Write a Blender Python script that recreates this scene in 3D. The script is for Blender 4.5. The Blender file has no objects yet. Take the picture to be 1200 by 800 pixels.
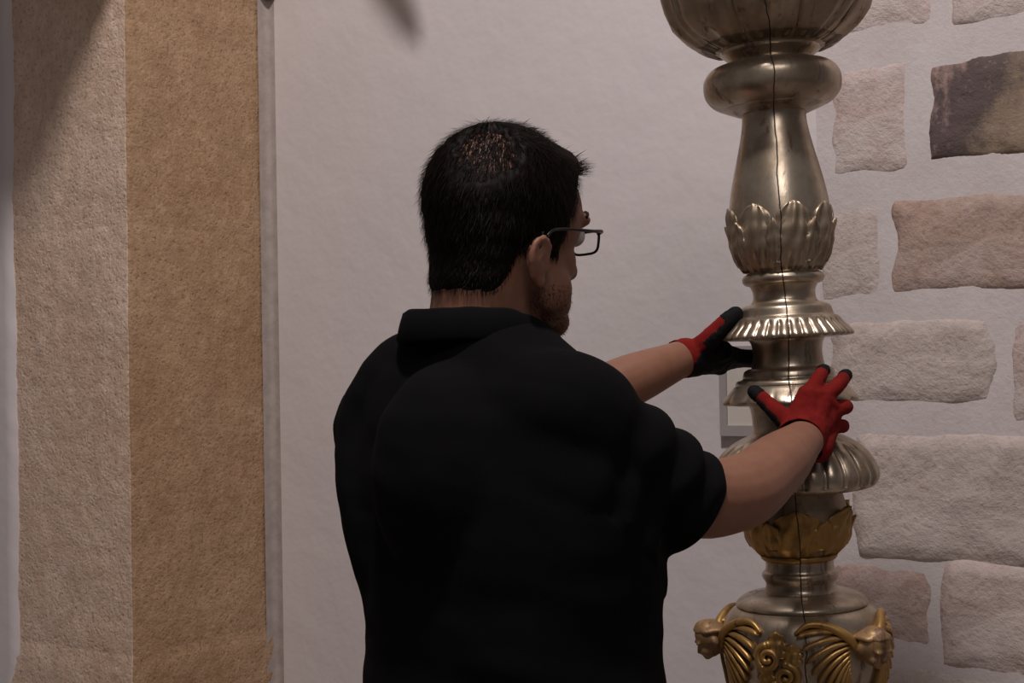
import bpy, bmesh, math, random
import numpy as np
from mathutils import Vector, Matrix, noise
random.seed(7)
scene = bpy.context.scene
COL = scene.collection
PI = math.pi

# ------------------------------------------------------------------ camera
FPX = 1650.0
CAM = Vector((0, 0, 1.45))
roll, pitch = 0.018, math.radians(1.0)
Rt0 = Vector((math.cos(roll), 0, -math.sin(roll)))
fw = Vector((0, math.cos(pitch), math.sin(pitch)))
Rt = (Rt0 - fw * Rt0.dot(fw)).normalized()
Up = Rt.cross(fw).normalized()
cam_d = bpy.data.cameras.new('camera')
cam_d.sensor_width = 36; cam_d.lens = FPX / 1200 * 36
cam_d.clip_start = 0.05
cam = bpy.data.objects.new('camera', cam_d); COL.objects.link(cam)
m = Matrix.Identity(4)
for i in range(3):
    m[i][0] = Rt[i]; m[i][1] = Up[i]; m[i][2] = -fw[i]; m[i][3] = CAM[i]
cam.matrix_world = m
scene.camera = cam

def P(px, py, Y):
    """world point at depth Y (world y) seen at pixel px,py of the 1200x800 frame"""
    d = fw * FPX + Rt * (px - 600) + Up * (400 - py)
    return CAM + d * (Y / d.y)

# ------------------------------------------------------------------ light
w = bpy.data.worlds.new('world'); scene.world = w; w.use_nodes = True
w.node_tree.nodes['Background'].inputs[0].default_value = (1.0, 0.86, 0.86, 1)
w.node_tree.nodes['Background'].inputs[1].default_value = 0.062
LIGHT = Vector((-0.12, 0.72, 4.6))
ld = bpy.data.lights.new('ceiling_lamp_light', 'AREA'); ld.shape = 'DISK'; ld.size = 0.34
ld.energy = 80; ld.color = (1.0, 0.90, 0.875)
lo = bpy.data.objects.new('ceiling_lamp_light', ld); COL.objects.link(lo)
lo.location = LIGHT
lo.rotation_euler = (Vector((0.1, 3.0, 1.5)) - LIGHT).to_track_quat('-Z', 'Y').to_euler()
ld2 = bpy.data.lights.new('second_lamp_light', 'AREA'); ld2.shape = 'DISK'; ld2.size = 0.9
ld2.energy = 13; ld2.color = (1.0, 0.90, 0.875)
lo2 = bpy.data.objects.new('second_lamp_light', ld2); COL.objects.link(lo2)
lo2.location = (0.25, -0.5, 3.3)
lo2.rotation_euler = (Vector((0.0, 3.0, 1.5)) - lo2.location).to_track_quat('-Z', 'Y').to_euler()
vs = scene.view_settings
vs.view_transform = 'Standard'; vs.look = 'None'; vs.gamma = 1; vs.use_curve_mapping = False
vs.exposure = 0.0

# ------------------------------------------------------------------ helpers
def link(o, parent=None):
    COL.objects.link(o)
    if parent: o.parent = parent
    return o
def tag(o, label=None, cat=None, group=None, kind=None):
    if label: o['label'] = label
    if cat: o['category'] = cat
    if group: o['group'] = group
    if kind: o['kind'] = kind
    return o
def empty(name, loc=(0, 0, 0)):
    o = bpy.data.objects.new(name, None); o.location = loc
    o.empty_display_size = 0.05
    return link(o)
def mk(name, verts, faces, mat, parent=None, smooth=True, world=True):
    me = bpy.data.meshes.new(name)
    me.from_pydata([tuple(v) for v in verts], [], faces)
    me.validate(); me.update()
    fixn(me)
    if smooth: me.polygons.foreach_set('use_smooth', [True] * len(me.polygons))
    me.materials.append(mat)
    o = bpy.data.objects.new(name, me)
    link(o, parent)
    if parent and world:
        o.matrix_parent_inverse = Matrix.Translation(-parent.location) if parent.type == 'EMPTY' else parent.matrix_basis.inverted()
    return o
def mkm(name, me, mat, parent=None):
    me.name = name
    me.materials.clear(); me.materials.append(mat)
    me.polygons.foreach_set('use_smooth', [True] * len(me.polygons))
    o = bpy.data.objects.new(name, me); link(o, parent)
    if parent:
        o.matrix_parent_inverse = Matrix.Translation(-parent.location) if parent.type == 'EMPTY' else Matrix.Identity(4)
    return o
def fixn(me):
    bm = bmesh.new(); bm.from_mesh(me)
    bmesh.ops.recalc_face_normals(bm, faces=bm.faces)
    bm.to_mesh(me); bm.free()
def interp(pts, t):
    if t <= pts[0][0]: return pts[0][1]
    for (a, va), (b, vb) in zip(pts, pts[1:]):
        if t <= b: return va + (vb - va) * (t - a) / (b - a)
    return pts[-1][1]
def sstep(a, b, t):
    t = min(1, max(0, (t - a) / (b - a))); return t * t * (3 - 2 * t)
class Prims:
    def __init__(s): s.v = []; s.f = []
    def add(s, v, f):
        n = len(s.v); s.v += [Vector(q) for q in v]; s.f += [tuple(i + n for i in q) for q in f]
    def ell(s, c, r, M=None, nu=20, nv=12):
        c = Vector(c); v = []; f = []
        if not hasattr(r, '__len__'): r = (r, r, r)
        v.append((0, 0, r[2]))
        for j in range(1, nv):
            a = PI * j / nv
            for i in range(nu):
                b = 2 * PI * i / nu
                v.append((r[0] * math.sin(a) * math.cos(b), r[1] * math.sin(a) * math.sin(b), r[2] * math.cos(a)))
        v.append((0, 0, -r[2])); L = len(v) - 1
        for i in range(nu):
            k = (i + 1) % nu
            f.append((0, 1 + i, 1 + k))
            for j in range(nv - 2):
                f.append((1 + j * nu + i, 1 + (j + 1) * nu + i, 1 + (j + 1) * nu + k, 1 + j * nu + k))
            f.append((1 + (nv - 2) * nu + i, L, 1 + (nv - 2) * nu + k))
        v = [(M @ Vector(q) if M else Vector(q)) + c for q in v]
        s.add(v, f)
    def chain(s, pts, rads, n=18, sub=6):
        """tapered tube through points, rounded, Catmull-Rom smoothed"""
        pts = [Vector(p) for p in pts]
        sm = []; sr = []
        for i in range(len(pts) - 1):
            p0 = pts[max(0, i - 1)]; p1 = pts[i]; p2 = pts[i + 1]; p3 = pts[min(len(pts) - 1, i + 2)]
            for k in range(sub):
                t = k / sub
                sm.append(0.5 * ((2 * p1) + (p2 - p0) * t + (2 * p0 - 5 * p1 + 4 * p2 - p3) * t * t + (3 * p1 - p0 - 3 * p2 + p3) * t ** 3))
                tt = t * t * (3 - 2 * t); sr.append(rads[i] * (1 - tt) + rads[i + 1] * tt)
        sm.append(pts[-1]); sr.append(rads[-1])
        v = []; f = []
        d = (sm[1] - sm[0]).normalized(); u = d.orthogonal().normalized()
        for i, p in enumerate(sm):
            a = sm[max(0, i - 1)]; b = sm[min(len(sm) - 1, i + 1)]
            d = (b - a).normalized(); u = (u - d * u.dot(d)).normalized(); q = d.cross(u)
            for k in range(n):
                an = 2 * PI * k / n
                v.append(p + (u * math.cos(an) + q * math.sin(an)) * sr[i])
        for i in range(len(sm) - 1):
            for k in range(n):
                k2 = (k + 1) % n
                f.append((i * n + k, i * n + k2, (i + 1) * n + k2, (i + 1) * n + k))
        f.append(tuple(range(n - 1, -1, -1))); f.append(tuple((len(sm) - 1) * n + k for k in range(n)))
        s.add(v, f)
        s.ell(sm[0], sr[0] * 0.995); s.ell(sm[-1], sr[-1] * 0.995)
    def loft(s, rings):
        v = []; f = []; n = len(rings[0])
        for r in rings: v += r
        for i in range(len(rings) - 1):
            for k in range(n):
                k2 = (k + 1) % n
                f.append((i * n + k, i * n + k2, (i + 1) * n + k2, (i + 1) * n + k))
        f.append(tuple(range(n - 1, -1, -1))); f.append(tuple((len(rings) - 1) * n + k for k in range(n)))
        s.add(v, f)
    def fuse(s, voxel, it=6, fac=0.5):
        me = bpy.data.meshes.new('tmp'); me.from_pydata([tuple(q) for q in s.v], [], s.f); me.update(); fixn(me)
        o = bpy.data.objects.new('tmp', me); COL.objects.link(o)
        md = o.modifiers.new('r', 'REMESH'); md.mode = 'VOXEL'; md.voxel_size = voxel
        sm = o.modifiers.new('s', 'SMOOTH'); sm.factor = fac; sm.iterations = it
        dg = bpy.context.evaluated_depsgraph_get(); dg.update()
        out = bpy.data.meshes.new_from_object(o.evaluated_get(dg))
        bpy.data.objects.remove(o); bpy.data.meshes.remove(me)
        return out

# ------------------------------------------------------------------ materials
class NT:
    def __init__(s, name):
        s.m = bpy.data.materials.new(name); s.m.use_nodes = True
        s.t = s.m.node_tree; s.n = s.t.nodes; s.l = s.t.links
        s.b = s.n['Principled BSDF']
        s.tc = s.n.new('ShaderNodeTexCoord')
    def inp(s, k, v):
        if hasattr(v, 'is_output') or isinstance(v, bpy.types.NodeSocket): s.l.new(v, s.b.inputs[k])
        elif isinstance(v, tuple) and len(v) == 3: s.b.inputs[k].default_value = (*v, 1)
        else: s.b.inputs[k].default_value = v
    def noise(s, scale, detail=5, rough=0.6, sc=None, dist=0):
        n = s.n.new('ShaderNodeTexNoise'); n.inputs['Scale'].default_value = scale
        n.inputs['Detail'].default_value = detail; n.inputs['Roughness'].default_value = rough
        n.inputs['Distortion'].default_value = dist
        src = s.tc.outputs['Object']
        if sc:
            mp = s.n.new('ShaderNodeMapping'); mp.inputs['Scale'].default_value = sc
            s.l.new(src, mp.inputs[0]); src = mp.outputs[0]
        s.l.new(src, n.inputs['Vector']); return n.outputs['Fac']
    def vor(s, scale, feature='F1'):
        n = s.n.new('ShaderNodeTexVoronoi'); n.inputs['Scale'].default_value = scale; n.feature = feature
        s.l.new(s.tc.outputs['Object'], n.inputs['Vector']); return n.outputs['Distance']
    def ramp(s, fac, *stops):
        r = s.n.new('ShaderNodeValToRGB'); e = r.color_ramp.elements
        while len(e) < len(stops): e.new(0.5)
        for q, (p, c) in zip(e, stops):
            q.position = p; q.color = (*c, 1) if isinstance(c, tuple) else (c, c, c, 1)
        s.l.new(fac, r.inputs[0]); return r.outputs[0]
    def mix(s, fac, a, b, mode='MIX'):
        x = s.n.new('ShaderNodeMix'); x.data_type = 'RGBA'; x.blend_type = mode
        for sock, val in ((x.inputs[0], fac), (x.inputs[6], a), (x.inputs[7], b)):
            if isinstance(val, bpy.types.NodeSocket): s.l.new(val, sock)
            elif isinstance(val, tuple): sock.default_value = (*val, 1)
            else: sock.default_value = val
        return x.outputs[2]
    def math(s, op, a, b=0.0, c=0.0):
        x = s.n.new('ShaderNodeMath'); x.operation = op
        for sock, val in zip(x.inputs, (a, b, c)):
            if isinstance(val, bpy.types.NodeSocket): s.l.new(val, sock)
            else: sock.default_value = val
        return x.outputs[0]
    def bump(s, h, strength=0.5, dist=0.01, prev=None):
        b = s.n.new('ShaderNodeBump'); b.inputs['Strength'].default_value = strength
        b.inputs['Distance'].default_value = dist
        s.l.new(h, b.inputs['Height'])
        if prev: s.l.new(prev, b.inputs['Normal'])
        s.l.new(b.outputs[0], s.b.inputs['Normal']); return b.outputs[0]

def plain(name, col, rough=0.6, metal=0.0, var=0.15, scale=30, bump=0.0, bscale=200):
    t = NT(name)
    n = t.noise(scale)
    t.inp('Base Color', t.ramp(n, (0.3, tuple(c * (1 - var) for c in col)), (0.7, tuple(min(1, c * (1 + var)) for c in col))))
    t.inp('Roughness', rough); t.inp('Metallic', metal)
    if bump: t.bump(t.noise(bscale, 3), bump, 0.003)
    return t.m

# limewashed plaster
t = NT('white_plaster')
n1 = t.noise(2.2, 4); n2 = t.noise(14, 5)
c = t.mix(t.math('MULTIPLY', n2, 0.35), t.ramp(n1, (0.3, (0.70, 0.665, 0.675)), (0.7, (0.74, 0.70, 0.70))), (0.70, 0.65, 0.64))
t.inp('Base Color', c); t.inp('Roughness', 0.85)
t.bump(t.noise(160, 3), 0.12, 0.002, t.bump(t.noise(9, 3), 0.35, 0.012))
M_PLASTER = t.m

def stone_mat(name, cols, dark, scale=1.0, bumpd=0.004, pit=True, wash=0.0):
    t = NT(name)
    n1 = t.noise(4 * scale, 6, 0.65); n2 = t.noise(42 * scale, 6, 0.7); n3 = t.noise(130 * scale, 4, 0.7)
    k = len(cols)
    base = t.ramp(n1, *[(0.32 + 0.36 * i / max(1, k - 1), cc) for i, cc in enumerate(cols)])
    base = t.mix(t.ramp(n2, (0.45, 0.0), (0.75, 0.75)), base, tuple(min(1, x * 1.25) for x in cols[-1]))
    base = t.mix(t.ramp(n3, (0.30, 0.75), (0.47, 0.0)), base, dark)
    base = t.mix(t.ramp(t.noise(13 * scale, 5, 0.65, (1, 1, 0.6)), (0.42, 0.0), (0.62, 0.42)), base, tuple(x * 0.68 + 0.32 * d for x, d in zip(cols[0], dark)))
    if wash:
        base = t.mix(t.ramp(t.noise(7, 5, 0.7), (0.42, 0.0), (0.62, wash)), base, (0.63, 0.565, 0.54))
    t.inp('Base Color', base); t.inp('Roughness', 0.92)
    h = t.math('ADD', t.math('MULTIPLY', n2, 0.8), t.math('MULTIPLY', n3, 0.7))
    nb = t.bump(h, 0.9, bumpd)
    if pit:
        t.bump(t.ramp(t.vor(95 * scale), (0.0, 0.0), (0.35, 1.0)), 0.35, bumpd * 0.8, nb)
    return t.m
M_PIER_L = stone_mat('pale_sandstone', [(0.76, 0.55, 0.40), (0.88, 0.68, 0.55)], (0.36, 0.235, 0.15), 0.8, 0.006)  # paler sandstone for the left faces of the pier blocks
M_PIER_R = stone_mat('tan_sandstone', [(0.42, 0.255, 0.14), (0.53, 0.36, 0.225)], (0.20, 0.11, 0.055), 0.8, 0.007)
S_WHITE = stone_mat('whitewashed_stone', [(0.50, 0.42, 0.375), (0.61, 0.535, 0.50)], (0.36, 0.28, 0.25), 0.55, 0.006, False, 0.60)
S_PINK = stone_mat('pale_pink_stone', [(0.50, 0.37, 0.33), (0.64, 0.54, 0.51)], (0.36, 0.26, 0.23), 0.55, 0.006, False, 0.80)
S_ROSE = stone_mat('rose_stone', [(0.40, 0.26, 0.22), (0.54, 0.42, 0.38)], (0.30, 0.20, 0.18), 0.55, 0.006, False, 0.50)
S_BROWN = stone_mat('brown_stone', [(0.37, 0.25, 0.20), (0.50, 0.38, 0.32)], (0.26, 0.17, 0.14), 0.55, 0.006, False, 0.35)
# dark stone, purple grey veining running to tan
t = NT('dark_veined_stone')
geo = t.n.new('ShaderNodeSeparateXYZ'); t.l.new(t.tc.outputs['Object'], geo.inputs[0])
grad = t.math('ADD', t.math('MULTIPLY', geo.outputs[0], 2.6), t.math('MULTIPLY', geo.outputs[2], -1.1))
f = t.math('ADD', t.math('ADD', grad, 0.28), t.math('MULTIPLY', t.noise(16, 5, 0.65, (1, 1, 0.55)), 0.92))
base = t.ramp(f, (0.30, (0.40, 0.28, 0.24)), (0.43, (0.12, 0.088, 0.09)), (0.66, (0.13, 0.098, 0.09)), (0.82, (0.28, 0.21, 0.155)), (1.0, (0.37, 0.28, 0.205)))
base = t.mix(t.ramp(t.noise(75, 4, 0.7), (0.60, 0.0), (0.75, 0.6)), base, (0.45, 0.38, 0.36))
t.inp('Base Color', base); t.inp('Roughness', 0.9); t.bump(t.noise(60, 5, 0.7), 0.8, 0.006)
S_DARK = t.m

# aged silver leaf with a continuous drying crack
def leaf_metal(name, base, tarn, bole, metal, rough, crack=True, tamt=0.5):
    t = NT(name)
    n1 = t.noise(14, 6, 0.65); n2 = t.noise(42, 6, 0.7, (1, 1, 0.2), 0.6); n3 = t.noise(120, 4, 0.7)
    c = t.mix(t.ramp(n1, (0.42, 0.0), (0.60, tamt)), base, tarn)
    c = t.mix(t.ramp(n2, (0.56, 0.0), (0.64, 0.75)), c, bole)
    c = t.mix(t.ramp(n3, (0.62, 0.0), (0.74, 0.5)), c, tarn)
    rg = t.ramp(n1, (0.3, rough), (0.7, rough + 0.16))
    mt = t.ramp(n2, (0.56, metal), (0.66, metal * 0.4))
    if crack:
        sp = t.n.new('ShaderNodeSeparateXYZ'); t.l.new(t.tc.outputs['Object'], sp.inputs[0])
        az = t.math('ARCTAN2', sp.outputs[0], t.math('MULTIPLY', sp.outputs[1], -1.0))
        cz = t.n.new('ShaderNodeCombineXYZ'); t.l.new(sp.outputs[2], cz.inputs[2])
        nn = t.n.new('ShaderNodeTexNoise'); nn.inputs['Scale'].default_value = 9; nn.inputs['Detail'].default_value = 5
        t.l.new(cz.outputs[0], nn.inputs['Vector'])
        off = t.math('MULTIPLY', t.math('SUBTRACT', nn.outputs['Fac'], 0.5), 0.34)
        d = t.math('ABSOLUTE', t.math('SUBTRACT', t.math('ADD', az, -0.04), off))
        rad = t.math('SQRT', t.math('ADD', t.math('MULTIPLY', sp.outputs[0], sp.outputs[0]), t.math('MULTIPLY', sp.outputs[1], sp.outputs[1])))
        d = t.math('MULTIPLY', d, rad)
        ck = t.ramp(t.math('MULTIPLY', d, 500.0), (0.22, 1.0), (0.5, 0.0))
        c = t.mix(ck, c, (0.015, 0.01, 0.008))
        inv = t.math('SUBTRACT', 1.0, ck)
        mt = t.math('MULTIPLY', mt, inv)
        b = t.bump(inv, 0.6, 0.002)
        t.bump(n3, 0.10, 0.0015, b)
    else:
        t.bump(n3, 0.15, 0.002)
    t.inp('Base Color', c); t.inp('Metallic', mt); t.inp('Roughness', rg)
    return t.m
M_SILVER = leaf_metal('aged_silver_leaf', (0.58, 0.50, 0.39), (0.27, 0.205, 0.14), (0.13, 0.065, 0.04), 0.85, 0.25, True, 0.65)
M_SILVER2 = leaf_metal('tarnished_silver_leaf', (0.46, 0.38, 0.28), (0.24, 0.175, 0.115), (0.12, 0.06, 0.04), 0.75, 0.36)
M_GOLD = leaf_metal('worn_gold_leaf', (0.50, 0.305, 0.10), (0.27, 0.155, 0.06), (0.16, 0.07, 0.03), 0.7, 0.38, False)
M_GOLDC = leaf_metal('cracked_gold_leaf', (0.50, 0.305, 0.10), (0.27, 0.155, 0.06), (0.16, 0.07, 0.03), 0.7, 0.38)
M_BRONZE = leaf_metal('brown_gilding', (0.40, 0.25, 0.12), (0.22, 0.13, 0.065), (0.10, 0.05, 0.03), 0.45, 0.45, False)
M_IRON = plain('dark_iron', (0.05, 0.04, 0.035), 0.6, 0.4)

# skin
t = NT('skin')
n = t.noise(35, 4)
c = t.ramp(n, (0.3, (0.24, 0.108, 0.066)), (0.7, (0.29, 0.138, 0.087)))
t.inp('Base Color', c); t.inp('Roughness', 0.55)
t.inp('Subsurface Weight', 0.12); t.b.inputs['Subsurface Radius'].default_value = (0.012, 0.005, 0.003); t.inp('Subsurface Scale', 0.4)
t.bump(t.noise(300, 3), 0.12, 0.001)
M_SKIN = t.m
t = NT('dark_hair'); t.inp('Base Color', t.ramp(t.noise(60, 3), (0.3, (0.004, 0.0027, 0.0022)), (0.7, (0.009, 0.0055, 0.0042)))); t.inp('Roughness', 0.6)
t.inp('Specular IOR Level', 0.1)
M_HAIR = t.m
t = NT('black_cotton'); t.inp('Base Color', t.ramp(t.noise(6, 4), (0.3, (0.0045, 0.0045, 0.005)), (0.7, (0.006, 0.006, 0.0065)))); t.inp('Roughness', 0.95)
t.inp('Specular IOR Level', 0.08); t.bump(t.noise(700, 2), 0.25, 0.001)
M_SHIRT = t.m
M_TROUSER = plain('dark_denim', (0.02, 0.022, 0.03), 0.9, bump=0.2, bscale=600)
M_SHOE = plain('black_leather', (0.012, 0.011, 0.01), 0.5)
t = NT('red_knit'); t.inp('Base Color', t.ramp(t.noise(60, 4), (0.3, (0.16, 0.009, 0.008)), (0.7, (0.225, 0.014, 0.011)))); t.inp('Roughness', 0.9)
wv = t.n.new('ShaderNodeTexWave'); wv.inputs['Scale'].default_value = 160; t.l.new(t.tc.outputs['Object'], wv.inputs[0])
t.bump(wv.outputs['Fac'], 0.35, 0.001); t.inp('Specular IOR Level', 0.15)
M_RED = t.m
M_RUBBER = plain('black_rubber_coating', (0.006, 0.006, 0.007), 0.8, bump=0.4, bscale=400)
M_RUBBER.node_tree.nodes['Principled BSDF'].inputs['Specular IOR Level'].default_value = 0.2
M_FRAME = plain('dark_acetate', (0.012, 0.009, 0.009), 0.3)
t = NT('lens_glass'); t.inp('Transmission Weight', 1.0); t.inp('Roughness', 0.02); t.inp('IOR', 1.03); t.inp('Base Color', (0.96, 0.96, 0.96))
M_LENS = t.m
M_EYE = plain('eye_white', (0.6, 0.55, 0.52), 0.2)
M_IRIS = plain('dark_iris', (0.03, 0.015, 0.01), 0.2)
t = NT('whitewashed_mortar')
c = t.ramp(t.noise(5, 5, 0.65), (0.3, (0.60, 0.545, 0.54)), (0.7, (0.70, 0.655, 0.65)))
t.inp('Base Color', t.mix(t.ramp(t.noise(40, 5, 0.7), (0.5, 0.0), (0.7, 0.4)), c, (0.52, 0.45, 0.43))); t.inp('Roughness', 0.9)
t.bump(t.noise(70, 5, 0.7), 0.5, 0.004)
M_MASON = t.m
M_CORNER_SHADE = plain('corner_shade_plaster', (0.43, 0.375, 0.345), 0.9, bump=0.3, bscale=120)  # corner shade put into the base colour of the plaster return
M_PLATE = plain('cream_plastic', (0.70, 0.66, 0.60), 0.5, var=0.03)
M_PLATEF = plain('grey_plastic', (0.40, 0.37, 0.36), 0.5, var=0.05)
M_FLOOR = stone_mat('floor_stone', [(0.30, 0.25, 0.22), (0.38, 0.33, 0.29)], (0.18, 0.15, 0.13), 0.5)
M_METALG = plain('grey_metal', (0.2, 0.2, 0.2), 0.4, 0.8)

# ------------------------------------------------------------------ the room
th = math.atan2(2500.0, FPX)
D2 = Vector((-math.sin(th), math.cos(th), 0))          # along the wall, away to the left
D1 = Vector((math.cos(th), math.sin(th), 0))           # into the wall (wall normal is -D1)
W0 = P(920, 430, 2.9); W0.z = 0
def on_plane(px, py, q, nrm):
    d = fw * FPX + Rt * (px - 600) + Up * (400 - py)
    return CAM + d * ((q - CAM).dot(nrm) / d.dot(nrm))
def wall_uv(px, py, off=0.0):
    """wall coordinates (u to the right along wall, z) under a pixel"""
    p = on_plane(px, py, W0 - D1 * off, D1)
    return (p - W0).dot(-D2), p.z
def WP(u, z, off=0.0):
    p = W0 - D2 * u - D1 * off
    return Vector((p.x, p.y, z))
u_corner = wall_uv(317, 400)[0]
# pier edge: from the wall corner back along -D1 until pixel 153
cor = WP(u_corner, 0)
best = min((abs((lambda q: 600 + FPX * (q - CAM).dot(Rt) / (q - CAM).dot(fw))(cor - D1 * (i * 0.002) + Vector((0, 0, 1.45))) - 153), i * 0.002) for i in range(600))
PD = best[1]
EDGE = cor - D1 * PD
pl = on_plane(19, 400, EDGE, D1)
PWID = (pl - EDGE).dot(D2)

# floor
fl = mk('floor', [(-5, -2, -0.1), (4, -2, -0.1), (4, 6.5, -0.1), (-5, 6.5, -0.1), (-5, -2, 0), (4, -2, 0), (4, 6.5, 0), (-5, 6.5, 0)],
        [(0, 1, 2, 3), (4, 5, 6, 7), (0, 1, 5, 4), (1, 2, 6, 5), (2, 3, 7, 6), (3, 0, 4, 7)], M_FLOOR, smooth=False)
tag(fl, 'grey stone floor', kind='structure')

HT = 3.2
def fnoise(p, s): return noise.noise(Vector(p) * s)
# plaster wall behind, with a coved return against the pier
u_mason = wall_uv(962, 400)[0]
prof = []                                      # plan polyline (from reveal to the right)
ret = 0.035
for i in range(4):
    q = cor - D1 * (ret - ret * i / 4 * 0.6) - D2 * 0.004; prof.append(q)
for a in (15, 40, 65, 85):
    a = math.radians(a); r = 0.014
    cc = cor - D1 * (r + 0.0) - D2 * (0.004 + r)
    prof.append(cc + D2 * r * math.cos(a) + D1 * r * math.sin(a))
uu = np.linspace(u_corner + 0.03, u_mason, 26)
prof += [WP(x, 0) for x in uu]
nz = 60; verts = []; faces = []
for j in range(nz + 1):
    z = HT * j / nz
    for i, q in enumerate(prof):
        o = -D1 * (0.003 * fnoise((q.x, q.y, z), 2.5)) if i > 8 else Vector((0, 0, 0))
        verts.append((q.x + o.x, q.y + o.y, z))
np_ = len(prof)
for j in range(nz):
    for i in range(np_ - 1):
        faces.append((j * np_ + i, j * np_ + i + 1, (j + 1) * np_ + i + 1, (j + 1) * np_ + i))
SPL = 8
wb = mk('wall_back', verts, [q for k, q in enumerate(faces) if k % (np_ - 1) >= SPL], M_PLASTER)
fil = mk('trim_3', verts, [q for k, q in enumerate(faces) if k % (np_ - 1) < SPL], M_CORNER_SHADE)
tag(fil, 'narrow plaster strip, coloured grey for corner shade, between the pier and the white wall', kind='structure')
sd = wb.modifiers.new('thick', 'SOLIDIFY'); sd.thickness = 0.12; sd.offset = -1; sd.use_rim = False
tag(wb, 'smooth whitewashed plaster wall behind the man', kind='structure')
def mort(u, z):
    q = WP(u, z); return 0.003 * fnoise(q, 2.5) + 0.0022 * fnoise(q, 11) * min(1, max(0, (u - u_mason) / 0.15))
# masonry part: mortar bed, stones as children
verts = []; faces = []
nu = 60; u_end = u_mason + 1.3
for j in range(nz + 1):
    for i in range(nu + 1):
        u = u_mason + (u_end - u_mason) * i / nu; z = HT * j / nz
        k = mort(u, z)
        verts.append(WP(u, z, k))
for j in range(nz):
    for i in range(nu):
        faces.append((j * (nu + 1) + i, j * (nu + 1) + i + 1, (j + 1) * (nu + 1) + i + 1, (j + 1) * (nu + 1) + i))
wr = mk('wall_right', verts, faces, M_MASON)
sd = wr.modifiers.new('thick', 'SOLIDIFY'); sd.thickness = 0.12; sd.offset = -1; sd.use_rim = False
tag(wr, 'rough masonry wall of whitewashed stone blocks behind the candlestick', kind='structure')

def add_stone(px0, py0, px1, py1, mat, proud=0.006, rough=1.0):
    a = wall_uv(px0, py1); b = wall_uv(px1, py0)
    stone_uv(a[0], b[0], a[1], b[1], mat, proud, rough)
sid = [0]
def stone_uv(u0, u1, z0, z1, mat, proud=0.006, rough=1.0):
    proud = 0.0025 + proud * 0.45
    sid[0] += 1; s = sid[0] * 7.3
    NU = max(8, int((u1 - u0) / 0.011)); NZ = max(8, int((z1 - z0) / 0.011))
    uc = (u0 + u1) / 2; zc = (z0 + z1) / 2; hu = (u1 - u0) / 2; hz = (z1 - z0) / 2
    v = []; f = []
    for j in range(NZ + 1):
        for i in range(NU + 1):
            x = -1 + 2 * i / NU; y = -1 + 2 * j / NZ
            # rounded rectangle warp with a wobbly outline
            e = max(abs(x), abs(y))
            wob = 1 + 0.09 * noise.noise(Vector((x * 1.3 + s, y * 1.3, 0))) + 0.035 * noise.noise(Vector((x * 4 + s, y * 4, 2)))
            cr = 1 - 0.045 * (abs(x) * abs(y)) ** 3
            uu_ = uc + x * hu * wob * cr; zz_ = zc + y * hz * wob * cr
            edge = min((1 - abs(x)) * hu, (1 - abs(y)) * hz)
            k = sstep(0, 0.028 * (1 + 0.6 * noise.noise(Vector((uu_ * 20, zz_ * 20, s + 5)))), edge)
            nn = noise.noise(Vector((uu_ * 14, zz_ * 14, s))) * 0.005 + noise.noise(Vector((uu_ * 38, zz_ * 45, s))) * 0.0028 + noise.noise(Vector((uu_ * 80, zz_ * 90, s))) * 0.0014
            h = mort(uu_, zz_) - 0.0015 + k * max(0.0021, 0.0015 + proud + 0.002 * noise.noise(Vector((uu_ * 6, zz_ * 6, s))) + nn * rough * 0.75)
            v.append(Vector((uu_ - uc, -h, zz_ - zc)))
    W = NU + 1
    for j in range(NZ):
        for i in range(NU): f.append((j * W + i, j * W + i + 1, (j + 1) * W + i + 1, (j + 1) * W + i))
    # back
    n0 = len(v)
    cs = [0, NU, NZ * W + NU, NZ * W]
    rim = [i for i in range(NU)] + [j * W + NU for j in range(NZ)] + [NZ * W + NU - i for i in range(NU)] + [(NZ - j) * W for j in range(NZ)]
    for q in rim: v.append(v[q] + Vector((0, 0.04, 0)))
    for k in range(len(rim)):
        k2 = (k + 1) % len(rim); f.append((rim[k], rim[k2], n0 + k2, n0 + k))
    f.append(tuple(range(n0, n0 + len(rim))))
    o = mk('stone', v, f, mat, wr, world=False)
    ang = math.atan2(-D2.y, -D2.x)
    p = WP(uc, zc)
    o.location = p; o.rotation_euler = (0, 0, ang)
    return o
add_stone(985, -60, 1092, 44, S_PINK)
add_stone(1112, -60, 1260, 34, S_PINK)
add_stone(974, 70, 1064, 209, S_PINK, 0.006, 0.6)
add_stone(1088, 50, 1265, 190, S_DARK, 0.012)
add_stone(962, 238, 1032, 354, S_WHITE, 0.007, 0.5)
add_stone(1046, 216, 1270, 346, S_BROWN, 0.012)
add_stone(972, 370, 1166, 474, S_WHITE, 0.012)
add_stone(1184, 366, 1300, 500, S_PINK, 0.006)
add_stone(1003, 508, 1240, 655, S_WHITE, 0.014, 1.5)
add_stone(975, 664, 1092, 748, S_ROSE, 0.010)
add_stone(1102, 662, 1250, 782, S_PINK, 0.013, 1.4)
add_stone(1000, 795, 1180, 900, S_WHITE, 0.012, 1.4)
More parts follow.
